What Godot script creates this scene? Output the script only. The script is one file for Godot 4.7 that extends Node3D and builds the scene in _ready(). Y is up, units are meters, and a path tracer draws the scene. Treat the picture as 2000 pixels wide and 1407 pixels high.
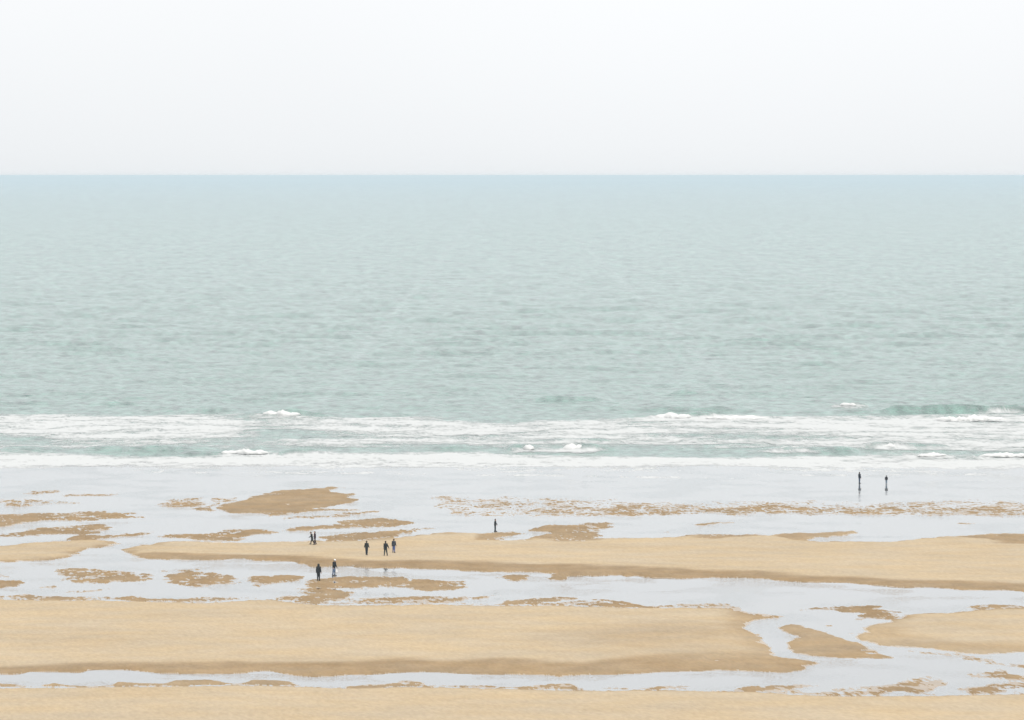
extends Node3D
# A wide tidal beach under an overcast sky, seen from a cliff top 44 m above it. Camera at x = 0; the sea lies towards -z.

# outlines on the beach, metres: x, distance from the cliff foot
const SAND := [
	[0.026, 0.92, 0.035, 0.5, 1, [-63.1,295.3,-44.3,294.4,-42.0,293.8,-40.2,293.5,-39.7,294.7,-40.2,295.3,-38.6,294.7,-36.2,293.8,-34.7,295.9,-32.4,295.0,-29.7,295.0,-29.2,296.5,-26.8,297.1,-25.4,295.9,-23.1,294.7,-22.3,296.8,-19.6,296.5,-18.4,294.4,-16.3,293.0,-13.3,294.7,-11.1,295.0,-8.9,296.2,-7.6,295.9,-6.6,293.8,-2.7,294.4,0.0,293.2,1.8,294.4,2.7,295.3,6.0,295.3,5.5,293.0,6.6,291.8,8.4,293.0,10.1,292.4,11.9,293.2,13.7,294.7,16.2,294.4,15.3,291.5,16.8,290.6,18.4,291.5,19.6,293.0,20.8,294.1,23.9,294.7,27.1,294.1,25.7,292.4,24.6,291.8,25.7,289.5,28.6,292.1,31.8,293.5,33.9,296.2,36.0,299.0,37.1,299.3,37.7,294.7,36.7,292.1,35.3,287.7,37.7,287.7,37.7,290.6,38.7,292.7,41.0,293.2,42.7,295.9,44.6,296.5,63.3,296.5,58.1,271.7,-58.1,271.7]],  # wet belt before the near bar
	[0.03, 0.92, 0.04, 0.5, 1, [-76.0,355.8,-53.6,356.7,-51.1,358.0,-49.7,357.1,-43.8,355.4,-41.6,354.5,-40.2,356.3,-36.2,354.5,-33.5,353.7,-32.6,355.4,-30.0,355.8,-26.6,353.7,-24.5,355.0,-22.0,356.7,-17.1,355.0,-13.9,355.0,-10.7,357.1,-8.0,356.7,-5.3,355.8,0.0,358.4,-5.3,353.2,-4.5,349.0,-1.8,349.4,-0.8,352.8,3.2,355.0,7.0,355.8,6.4,353.2,3.2,349.4,6.9,352.4,9.6,355.4,12.8,355.4,11.9,352.4,14.2,349.0,17.9,351.1,20.7,352.0,22.0,349.0,22.8,344.9,25.7,341.7,26.6,340.1,23.8,336.9,22.3,330.1,22.9,323.5,23.9,318.5,22.9,311.1,20.2,305.9,-65.3,305.9]],  # wet belt before the wide bar
	[0.16, 0, 0.012, 1.2, 2, [-62.1,290.6,-43.9,291.5,-41.3,291.8,-38.5,292.4,-33.0,292.7,-27.5,293.0,-22.0,292.7,-13.2,291.8,-8.8,292.1,0.0,290.6,5.5,290.0,10.9,290.0,16.4,290.3,21.7,288.9,26.0,287.5,30.2,287.2,34.6,287.2,37.9,287.7,41.2,288.3,43.4,288.3,61.6,288.3,53.1,248.5,-53.1,248.5]],  # near bar
	[0.18, 0, 0.012, 1.3, 2.2, [-75.8,355.0,-53.0,352.8,-50.3,352.0,-46.2,351.1,-42.3,352.0,-36.8,349.9,-32.8,349.4,-30.0,350.3,-26.5,352.4,-23.2,351.1,-21.0,349.0,-15.7,348.6,-11.0,349.0,-7.9,349.4,-4.2,348.2,0.0,347.4,5.2,346.5,9.4,346.1,13.0,346.1,17.2,346.1,20.8,345.7,21.5,342.5,22.2,335.8,21.3,329.3,21.6,322.8,22.4,316.5,22.3,309.1,22.6,300.8,16.7,296.5,0.0,296.5,-63.3,296.5]],  # wide bar
	[0.12, 0.85, 0.03, 0.8, 1.5, [18.8,313.1,23.4,311.1,25.4,310.1,26.3,309.1,27.8,306.8,25.2,305.9,26.2,303.9,26.3,302.1,24.4,300.5,22.6,300.2,18.1,300.8]],  # toe of the wide bar
	[0.12, 0.6, 0.03, 1.2, 2, [21.4,343.3,23.9,338.5,22.6,330.1,23.0,322.8,23.8,317.9,22.9,311.1,21.9,309.8,21.8,319.2,21.4,327.9,22.2,335.8]],  # damp end of the wide bar
	[0.18, 0, 0.012, 1, 1.8, [-44.7,396.9,-44.3,401.3,-43.2,405.2,-41.1,408.6,-36.9,409.2,-30.7,408.6,-27.1,409.7,-24.7,410.3,-18.5,410.3,-15.5,411.5,-12.4,413.2,-9.4,416.2,-7.6,419.1,-5.0,418.5,-2.5,419.7,-1.5,412.0,0.0,411.5,3.1,412.6,6.2,410.9,9.2,410.3,12.4,412.6,18.7,413.8,25.0,416.2,28.2,417.3,31.4,417.3,34.1,419.7,37.8,419.7,42.5,420.9,39.2,417.3,37.2,412.6,35.9,408.6,39.2,407.4,42.9,408.0,47.4,409.7,52.9,414.4,56.4,416.7,59.8,418.5,62.7,417.3,89.7,420.3,74.7,349.9,53.6,356.3,27.6,366.5,0.0,374.1,-14.2,378.9,-29.1,386.9,-35.2,390.0,-38.7,390.6,-41.1,391.1,-42.8,393.2]],  # upper bar
	[0.15, 0.12, 0.015, 0.9, 1.6, [-85.4,400.2,-60.6,403.0,-59.2,405.7,-57.1,408.6,-53.6,410.3,-49.5,411.5,-47.4,410.9,-48.1,407.4,-49.2,404.1,-50.4,401.8,-50.5,397.5,-50.9,393.7,-54.1,391.1,-58.3,388.0,-81.5,381.9]],  # left bar
	[0.15, 0.05, 0.015, 1.1, 2, [34.1,329.0,34.9,332.0,37.2,334.2,40.4,340.5,43.7,342.1,46.5,343.7,52.0,345.7,74.3,347.8,67.1,314.1,47.3,314.8,44.9,314.4,42.4,313.4,40.4,315.8,38.2,317.9,35.5,318.9,34.2,319.9,33.7,324.6]],  # right bar
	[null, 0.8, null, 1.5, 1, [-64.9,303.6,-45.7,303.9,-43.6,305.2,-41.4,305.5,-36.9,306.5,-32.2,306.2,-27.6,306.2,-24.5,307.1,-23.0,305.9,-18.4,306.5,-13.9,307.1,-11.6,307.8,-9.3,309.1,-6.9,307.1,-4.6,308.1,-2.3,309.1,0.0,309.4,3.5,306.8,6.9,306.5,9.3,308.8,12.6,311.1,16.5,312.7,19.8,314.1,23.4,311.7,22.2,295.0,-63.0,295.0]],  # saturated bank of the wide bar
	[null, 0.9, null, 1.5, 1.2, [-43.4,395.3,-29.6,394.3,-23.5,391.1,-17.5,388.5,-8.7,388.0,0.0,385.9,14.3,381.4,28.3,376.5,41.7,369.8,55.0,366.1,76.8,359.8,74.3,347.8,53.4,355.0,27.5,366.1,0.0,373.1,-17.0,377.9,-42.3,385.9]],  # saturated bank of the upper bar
	[null, 0.3, null, 5, 8, [5.0,330.1,12.5,333.1,22.2,335.8,22.1,319.2,23.2,309.1,11.7,312.4,7.2,318.5]],  # damp tops
	[null, 0.45, null, 1.5, 3, [34.1,329.0,35.2,332.3,36.9,333.9,37.8,326.4,41.0,320.6,47.9,318.5,68.0,318.5,66.7,312.4,42.3,312.4,33.5,318.5]],  # damp edge of the right bar
	[-0.1, 0.9, 0.008, 0.25, 0.5, [-64.1,300.2,-45.2,300.2,-43.4,299.9,-43.5,302.1,-40.9,301.7,-39.0,301.4,-37.8,301.1,-37.8,303.0,-36.0,303.3,-34.2,303.0,-31.2,301.4,-31.0,300.8,-29.9,301.1,-25.6,300.8,-24.4,300.5,-22.7,302.1,-21.4,302.1,-20.4,300.8,-18.0,299.0,-15.8,299.6,-14.5,300.8,-12.6,300.2,-9.1,301.4,-6.3,301.1,-2.3,300.5,0.0,300.5,3.4,300.2,4.5,299.0,5.4,300.2,9.1,300.8,11.3,301.1,17.0,302.1,20.4,302.1,24.0,300.5,26.4,302.1,28.9,300.2,28.7,297.7,23.9,294.7,20.8,294.4,19.4,293.0,18.4,291.2,16.8,290.6,15.6,291.5,16.2,294.1,13.7,294.4,11.9,293.0,10.1,292.4,8.4,292.7,6.6,291.8,5.3,293.2,5.9,295.0,2.7,295.3,1.8,294.4,0.0,293.0,-2.7,294.1,-6.6,293.8,-7.6,295.9,-8.9,296.2,-11.1,294.7,-13.3,294.7,-16.3,293.0,-17.7,293.5,-18.4,294.4,-19.6,296.2,-22.3,296.5,-23.1,294.7,-24.4,295.0,-25.4,295.9,-26.8,297.1,-29.2,296.5,-29.7,295.0,-32.4,295.0,-34.8,296.2,-34.0,295.0,-36.2,293.5,-38.5,294.4,-40.2,295.3,-39.7,294.7,-41.4,293.0,-44.3,294.4,-63.0,295.0]],  # near runnel
	[-0.1, 0.9, 0.008, 0.25, 0.5, [-42.2,389.5,-38.7,390.0,-35.2,390.0,-32.4,392.1,-29.2,389.0,-25.0,387.5,-24.5,385.9,-22.6,385.4,-20.2,383.4,-17.3,384.4,-16.9,381.9,-14.4,381.9,-12.7,382.9,-8.6,381.4,-5.7,378.9,-1.1,377.9,4.8,377.0,3.7,373.1,6.1,371.2,6.8,375.0,11.3,375.0,11.8,373.6,14.1,374.1,16.8,372.6,22.4,372.2,27.9,370.7,33.2,368.4,38.6,366.5,42.7,364.3,44.9,364.3,48.9,361.6,54.1,359.8,75.4,353.2,74.9,350.7,52.6,349.9,47.3,349.9,43.9,343.7,40.6,341.7,28.4,343.3,23.0,348.2,21.1,351.5,14.2,349.0,11.9,352.8,7.0,355.8,0.0,358.4,-10.8,357.6,-16.7,358.4,-15.2,360.2,-9.2,361.6,-5.5,362.9,-3.6,367.5,-6.7,370.3,-11.2,373.6,-19.1,374.1,-22.5,375.0,-28.3,376.0,-32.4,377.9,-38.4,380.9,-41.1,384.9]],  # far runnel under the upper bar
	[-0.06, 0.9, 0.008, 0.3, 0.6, [-1.5,411.5,1.3,416.7,4.3,417.9,1.9,413.2,-0.5,410.9]],  # white wedge
	[-0.05, 0.9, 0.008, 0.3, 0.5, [18.0,308.8,18.6,309.4,19.2,309.1,19.7,308.8,18.9,308.1]],  # puddle on the wide bar
	[-0.05, 0.9, 0.008, 0.4, 0.6, [-20.1,351.5,-18.6,352.8,-17.1,353.2,-18.6,351.8]],  # sliver
	[-0.05, 0.9, 0.008, 0.4, 0.6, [-11.8,348.6,-9.9,349.9,-7.9,350.3,-9.8,348.8]],  # sliver
	[-0.05, 0.9, 0.008, 0.4, 0.6, [2.6,350.3,4.8,351.5,6.9,352.0,4.7,350.5]],  # sliver
	[-0.006, 0.85, 0.045, 0.2, 0.3, [-62.3,291.6,-44.0,292.8,-38.6,293.4,-33.2,294.0,-27.6,294.0,-22.1,294.0,-13.2,293.1,-8.8,293.4,0.0,291.9,5.5,291.3,11.0,291.3,16.5,291.6,21.8,290.2,26.1,288.7,30.4,288.4,34.7,288.4,38.0,289.0,43.6,289.6,61.9,289.6,61.6,288.4,43.4,288.4,37.9,287.8,34.6,287.3,30.3,287.3,26.0,287.6,21.7,289.0,16.4,290.4,10.9,290.1,5.5,290.1,0.0,290.7,-8.8,292.2,-13.2,291.9,-22.0,292.8,-27.5,292.8,-33.0,292.8,-38.5,292.2,-43.9,291.6,-62.0,290.4]],  # film along a toe
	[-0.006, 0.85, 0.045, 0.2, 0.3, [-53.3,354.7,-46.4,353.0,-42.6,353.8,-37.0,351.7,-33.0,351.3,-30.2,352.1,-26.6,354.3,-23.4,353.0,-21.1,350.9,-15.8,350.4,-11.1,350.9,-4.2,350.0,0.0,349.2,9.4,347.9,17.3,347.9,21.4,347.1,21.3,345.4,17.2,346.3,9.4,346.3,0.0,347.5,-4.2,348.3,-11.0,349.2,-15.7,348.7,-21.0,349.2,-23.2,351.3,-26.5,352.5,-30.0,350.4,-32.9,349.6,-36.8,350.0,-42.4,352.1,-46.2,351.3,-53.1,353.0]],  # film along a toe
	[0.06, 0.92, 0.062, 0.45, 0.9, [-66.4,442.0,-63.8,442.6,-60.1,444.6,-55.6,446.0,-52.6,446.0,-51.7,444.0,-49.2,443.3,-50.5,442.0,-51.3,440.6,-46.9,439.3,-48.0,438.0,-51.4,436.0,-54.8,434.1,-59.4,434.1,-62.5,429.0,-64.2,427.1,-91.0,426.5,-94.0,440.6]],  # island
	[0.06, 1, 0.062, 0.45, 0.9, [-63.0,419.1,-60.3,422.2,-58.2,425.2,-56.1,429.0,-52.4,430.9,-51.2,430.2,-51.6,426.5,-50.1,424.6,-51.2,420.3,-53.4,417.9,-57.1,417.3,-58.1,415.6,-60.2,413.2,-62.2,413.8,-87.7,410.9,-88.7,415.6]],  # island
	[0.06, 0.92, 0.062, 0.45, 0.9, [-55.5,412.6,-54.6,415.6,-51.4,417.3,-47.8,418.5,-44.8,420.3,-45.8,417.3,-47.3,414.4,-49.5,412.0,-52.5,410.9]],  # island
	[0.06, 0.97, 0.062, 0.45, 0.9, [-44.2,414.4,-41.5,417.9,-38.5,420.3,-36.2,422.8,-33.8,424.0,-31.8,422.8,-28.1,419.7,-29.5,417.3,-31.3,416.2,-34.0,410.9,-37.1,410.9,-41.5,412.6]],  # island
	[0.1, 0.8, 0.03, 0.45, 0.9, [-38.1,452.9,-37.6,458.6,-36.3,465.2,-35.4,471.2,-32.9,475.8,-30.1,477.3,-26.7,479.7,-26.1,482.0,-24.0,480.4,-25.1,478.1,-24.2,474.2,-22.7,471.2,-21.7,465.9,-21.8,460.0,-23.2,455.0,-24.4,451.5,-27.0,449.4,-29.5,446.7,-33.5,445.3,-36.1,445.3]],  # island
	[0.06, 0.92, 0.062, 0.45, 0.9, [-32.4,440.6,-32.1,444.6,-29.6,447.4,-24.3,449.4,-20.3,449.4,-22.9,447.4,-26.1,446.0,-29.2,442.0,-32.1,440.0]],  # island
	[0.03, 0.92, 0.062, 0.45, 0.9, [-31.1,436.0,-26.4,439.3,-23.2,442.0,-21.4,445.3,-19.4,446.0,-17.2,448.0,-18.0,443.3,-19.8,440.0,-23.1,438.6,-26.9,436.0]],  # island
	[0.06, 0.92, 0.062, 0.45, 0.9, [-27.6,422.8,-26.3,426.5,-23.3,430.9,-20.9,435.4,-17.1,438.0,-16.1,436.7,-14.1,436.0,-13.6,432.1,-14.2,428.3,-17.3,426.5,-19.3,427.7,-22.3,424.6,-25.4,422.2,-26.9,420.9]],  # island
	[0.06, 0.92, 0.062, 0.45, 0.9, [-23.6,413.2,-20.1,417.3,-17.1,421.6,-14.6,423.4,-12.7,422.2,-8.9,425.2,-8.5,424.0,-10.8,422.2,-12.6,420.3,-14.4,416.7,-14.9,413.2,-18.5,410.9,-22.2,410.3]],  # island
	[0.03, 0.92, 0.062, 0.45, 0.9, [-66.9,471.2,-64.9,475.0,-63.3,475.8,-63.8,471.9,-65.6,469.6]],  # island
	[0.025, 0.92, 0.062, 0.45, 0.9, [-62.9,468.1,-60.9,471.2,-56.6,471.2,-55.2,474.2,-56.4,469.6,-59.7,467.4,-62.0,466.6]],  # island
	[0, 0.92, 0.06, 0.45, 0.9, [-69.7,463.7,-65.5,463.7,-62.2,460.0,-58.5,457.9,-62.8,454.3,-68.1,452.9,-96.6,452.9,-98.8,462.9]],  # island
	[0.015, 0.92, 0.05, 0.45, 0.9, [-48.9,455.0,-47.8,461.5,-45.7,464.4,-41.3,465.9,-41.5,460.0,-42.2,452.9,-45.5,452.2]],  # island
	[0.03, 0.92, 0.05, 0.45, 0.9, [-41.9,449.4,-40.5,456.4,-39.7,463.7,-37.8,465.9,-38.7,460.0,-39.1,452.9,-38.9,446.0,-40.5,446.0]],  # island
	[0.03, 0.92, 0.03, 0.45, 0.9, [-10.4,463.7,-9.1,467.4,-7.7,466.6,-8.3,460.0,-6.8,451.5,-4.0,443.3,0.0,439.3,-4.6,439.3,-7.3,443.3,-9.5,449.4,-10.4,455.7]],  # island
	[-0.004, 0.92, 0.05, 1, 6, [-10.4,461.5,-9.1,465.9,-5.6,465.9,0.0,467.4,7.0,464.4,13.9,462.2,20.7,458.6,27.6,460.0,34.6,460.0,41.5,460.8,48.1,457.2,55.6,462.2,69.4,462.2,98.6,462.2,93.7,439.3,66.2,440.6,59.6,440.6,46.4,441.3,33.3,443.3,19.9,442.0,13.2,440.6,6.6,440.6,0.0,438.6,-4.6,439.3,-7.3,443.3,-9.5,449.4]],  # island
	[0.02, 0.92, 0.055, 1.5, 4, [2.7,447.4,10.2,451.5,17.1,454.3,27.2,452.9,32.9,455.7,38.1,452.9,43.2,448.7,50.9,451.5,58.0,454.3,68.3,454.3,96.9,454.3,93.7,439.3,66.3,441.3,46.5,442.0,33.4,444.0,20.0,442.6,6.6,441.3]],  # island
	[0.08, 0.85, 0.062, 0.45, 0.9, [-4.1,415.6,-2.5,420.3,0.0,420.3,1.0,421.6,1.3,419.1,-0.9,414.4,-1.5,410.9,-3.7,410.9]],  # island
	[0.07, 0.85, 0.062, 0.45, 0.9, [2.2,422.8,3.8,426.5,5.8,429.0,7.8,430.2,8.8,431.5,11.7,430.9,12.8,426.5,10.5,424.0,9.4,419.1,10.9,415.0,8.9,409.7,4.3,409.7,3.1,413.2,4.3,416.7,3.8,420.3]],  # island
	[0.06, 0.92, 0.062, 0.45, 0.9, [23.0,430.2,24.7,432.8,28.6,432.8,25.9,430.9,23.9,429.0]],  # island
	[0.06, 0.92, 0.062, 0.45, 0.9, [18.0,419.1,18.8,420.3,19.7,419.7,18.7,418.5]],  # island
	[0.06, 0.85, 0.062, 0.45, 0.9, [23.0,413.2,26.3,417.3,29.6,419.7,28.1,415.6,24.7,410.9]],  # island
	[0.06, 0.92, 0.062, 0.45, 0.9, [54.9,429.6,57.1,431.5,58.5,431.5,56.8,429.6]],  # island
	[0.12, 0.8, 0.062, 0.45, 0.9, [31.3,416.7,34.4,419.7,37.8,419.7,42.5,420.9,39.2,417.3,37.2,412.6,35.9,408.0,33.3,409.7]],  # island
	[0.12, 0.8, 0.062, 0.45, 0.9, [55.4,414.4,58.3,417.3,62.8,417.9,89.4,419.1,87.0,407.4,61.1,406.3,58.2,407.4]],  # island
	[0.06, 0.92, 0.062, 0.45, 0.9, [-80.7,377.9,-56.6,376.5,-55.4,374.5,-56.0,372.6,-79.4,372.2]],  # island
	[0.06, 0.92, 0.062, 0.45, 0.9, [-78.4,367.5,-55.6,369.8,-54.1,371.2,-52.5,367.5,-52.6,364.3,-54.5,362.5,-77.0,360.7]],  # island
	[0.03, 0.92, 0.05, 0.45, 0.9, [-50.3,378.4,-49.9,381.4,-45.8,380.9,-42.6,377.9,-40.5,374.1,-42.6,367.9,-45.1,365.6,-47.0,367.5,-48.7,372.2]],  # island
	[0.06, 0.92, 0.062, 0.45, 0.9, [-44.5,372.2,-42.4,376.5,-40.4,374.1,-41.5,368.4]],  # island
	[0.06, 0.92, 0.062, 0.45, 0.9, [-49.8,363.8,-48.9,365.6,-47.9,364.3,-48.8,362.9]],  # island
	[0.06, 0.92, 0.062, 0.45, 0.9, [-46.5,359.8,-44.6,362.0,-42.3,363.4,-42.9,361.6,-45.9,359.3]],  # island
	[0.06, 0.92, 0.062, 0.45, 0.9, [-40.5,379.4,-39.5,380.4,-38.3,377.9,-39.8,377.9]],  # island
	[0.06, 0.92, 0.062, 0.45, 0.9, [-38.6,371.7,-37.2,375.0,-35.9,376.5,-36.8,379.9,-35.6,381.9,-34.1,381.4,-35.3,378.9,-32.8,376.0,-29.7,373.1,-30.0,369.8,-31.4,366.5,-33.6,363.8,-35.9,367.0]],  # island
	[0.06, 0.92, 0.062, 0.45, 0.9, [-28.9,369.8,-28.1,373.6,-26.5,374.5,-24.8,375.0,-23.0,373.6,-23.1,369.8,-26.0,367.5,-27.3,363.4]],  # island
	[0.06, 0.92, 0.062, 0.45, 0.9, [-22.4,362.9,-22.2,368.4,-20.1,372.2,-16.8,373.1,-11.2,373.1,-8.4,370.7,-6.7,368.9,-5.3,368.9,-4.7,367.5,-5.5,362.9,-8.1,361.1,-9.8,361.1,-10.9,363.4,-14.2,362.5,-16.9,362.5,-18.6,363.8,-19.6,362.0,-16.7,358.4,-18.1,354.1,-20.3,355.0,-21.4,356.3]],  # island
	[0.06, 0.92, 0.062, 0.45, 0.9, [-1.1,374.1,0.0,376.5,1.1,375.5,1.6,371.2,0.0,368.9,-0.8,371.7]],  # island
	[0.06, 0.92, 0.062, 0.45, 0.9, [3.7,373.1,4.8,376.5,6.5,375.0,6.1,371.2]],  # island
	[0.06, 1, 0.062, 0.45, 0.9, [28.9,344.9,30.7,346.5,33.5,348.2,38.2,348.2,37.7,346.1,38.6,344.9,39.9,342.1,38.4,340.9,37.5,336.9,36.3,337.7,35.1,338.5,32.9,336.9,34.8,340.1,36.0,342.5,33.0,342.5,33.7,344.9,31.6,344.9,29.5,344.1]],  # island
	[0.1, 0.7, 0.025, 0.45, 0.9, [26.6,330.1,27.5,333.1,28.6,333.1,29.4,331.2,30.1,327.9,31.6,322.8,33.3,316.5,34.5,312.4,35.0,310.1,33.5,309.8,30.8,310.4,28.2,312.1,26.5,314.1,26.1,318.5,26.8,323.5]],  # island
	[0.06, 0.92, 0.062, 0.45, 0.9, [46.5,347.4,48.9,349.4,52.4,348.6,74.7,349.9,73.6,344.9,52.0,346.1,47.6,344.1,46.7,345.3]],  # island
	[0.06, 0.92, 0.062, 0.45, 0.9, [39.3,298.7,40.6,300.2,42.5,302.1,43.3,303.3,45.0,299.0,63.7,298.0,63.3,296.2,44.7,297.1,42.1,297.7]],  # island
	[0.02, 0.92, 0.04, 0.45, 0.9, [35.3,317.5,37.9,314.8,41.4,312.7,42.6,311.1,44.5,308.4,46.1,306.5,65.0,304.3,64.5,302.1,45.7,303.9,43.6,305.2,41.8,308.4,40.2,311.1,37.7,313.4]],  # island
	[0.06, 0.92, 0.062, 0.45, 0.9, [25.6,340.1,26.7,340.9,26.2,338.5,25.4,337.3]],  # island
	[0.05, 0.92, 0.062, 0.45, 0.9, [29.4,331.6,30.0,332.3,30.4,331.6,29.8,330.8]],  # island
	[0.05, 0.92, 0.062, 0.45, 0.9, [30.8,333.1,31.5,333.9,32.1,333.1,31.4,332.3]],  # island
	[0.05, 0.92, 0.062, 0.45, 0.9, [32.0,327.1,32.5,327.9,32.9,327.1,32.3,326.4]],  # island
	[0.05, 0.92, 0.062, 0.45, 0.9, [32.3,335.4,32.7,336.2,33.0,335.4,32.6,334.6]],  # island
	[-0.05, 0.9, 0.01, 0.3, 0.45, [-59.2,438.0,-58.6,439.4,-57.2,438.6,-58.1,437.3]],  # puddle
	[-0.05, 0.9, 0.01, 0.3, 0.45, [-56.8,439.7,-55.7,441.0,-53.6,440.2,-55.1,438.9]],  # puddle
	[-0.05, 0.9, 0.01, 0.3, 0.45, [-51.4,440.0,-50.8,441.4,-49.5,440.6,-50.4,439.2]],  # puddle
	[-0.05, 0.9, 0.01, 0.3, 0.45, [-53.9,437.1,-53.3,438.4,-52.1,437.6,-52.9,436.3]],  # puddle
	[-0.05, 0.9, 0.01, 0.3, 0.45, [-56.6,425.6,-55.9,426.8,-54.4,426.1,-55.4,424.9]],  # puddle
	[-0.05, 0.9, 0.01, 0.3, 0.45, [-41.6,419.5,-40.3,421.2,-37.9,420.0,-39.6,418.3]],  # puddle
	[-0.05, 0.9, 0.01, 0.3, 0.45, [-35.6,418.9,-35.1,420.1,-34.0,419.4,-34.8,418.2]],  # puddle
	[-0.05, 0.9, 0.01, 0.3, 0.45, [-35.3,469.3,-34.2,470.8,-32.3,469.9,-33.7,468.4]],  # puddle
	[-0.05, 0.9, 0.01, 0.3, 0.45, [-30.5,454.7,-30.3,456.2,-30.0,455.3,-30.1,453.9]],  # puddle
	[-0.05, 0.9, 0.01, 0.3, 0.45, [-35.4,373.9,-34.8,374.8,-33.6,374.2,-34.5,373.3]],  # puddle
	[-0.05, 0.9, 0.01, 0.3, 0.45, [-18.6,362.3,-17.6,363.2,-16.0,362.6,-17.3,361.7]],  # puddle
	[-0.05, 0.9, 0.01, 0.3, 0.45, [5.9,428.7,7.1,430.0,8.8,429.2,7.4,428.0]],  # puddle
	[-0.05, 0.9, 0.01, 0.3, 0.45, [32.5,289.6,33.3,290.2,34.5,289.9,33.4,289.3]],  # puddle
	[-0.05, 0.9, 0.01, 0.3, 0.45, [35.8,289.9,36.5,290.5,37.5,290.2,36.6,289.6]],  # puddle
	[-0.05, 0.9, 0.01, 0.3, 0.45, [42.3,290.8,44.1,291.6,46.4,291.0,44.3,290.2]],  # puddle
	[-0.05, 0.9, 0.01, 0.3, 0.45, [32.2,315.3,32.7,316.0,33.2,315.6,32.7,314.9]],  # puddle
	[-0.05, 0.9, 0.01, 0.3, 0.45, [32.5,313.3,33.1,314.0,34.0,313.5,33.2,312.9]],  # puddle
	[-0.05, 0.9, 0.01, 0.3, 0.45, [32.1,288.5,33.3,289.7,34.8,288.7,33.3,287.5]],  # puddle
	[-0.05, 0.9, 0.01, 0.3, 0.45, [35.5,289.3,36.5,290.5,37.7,289.6,36.5,288.5]],  # puddle
]
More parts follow.
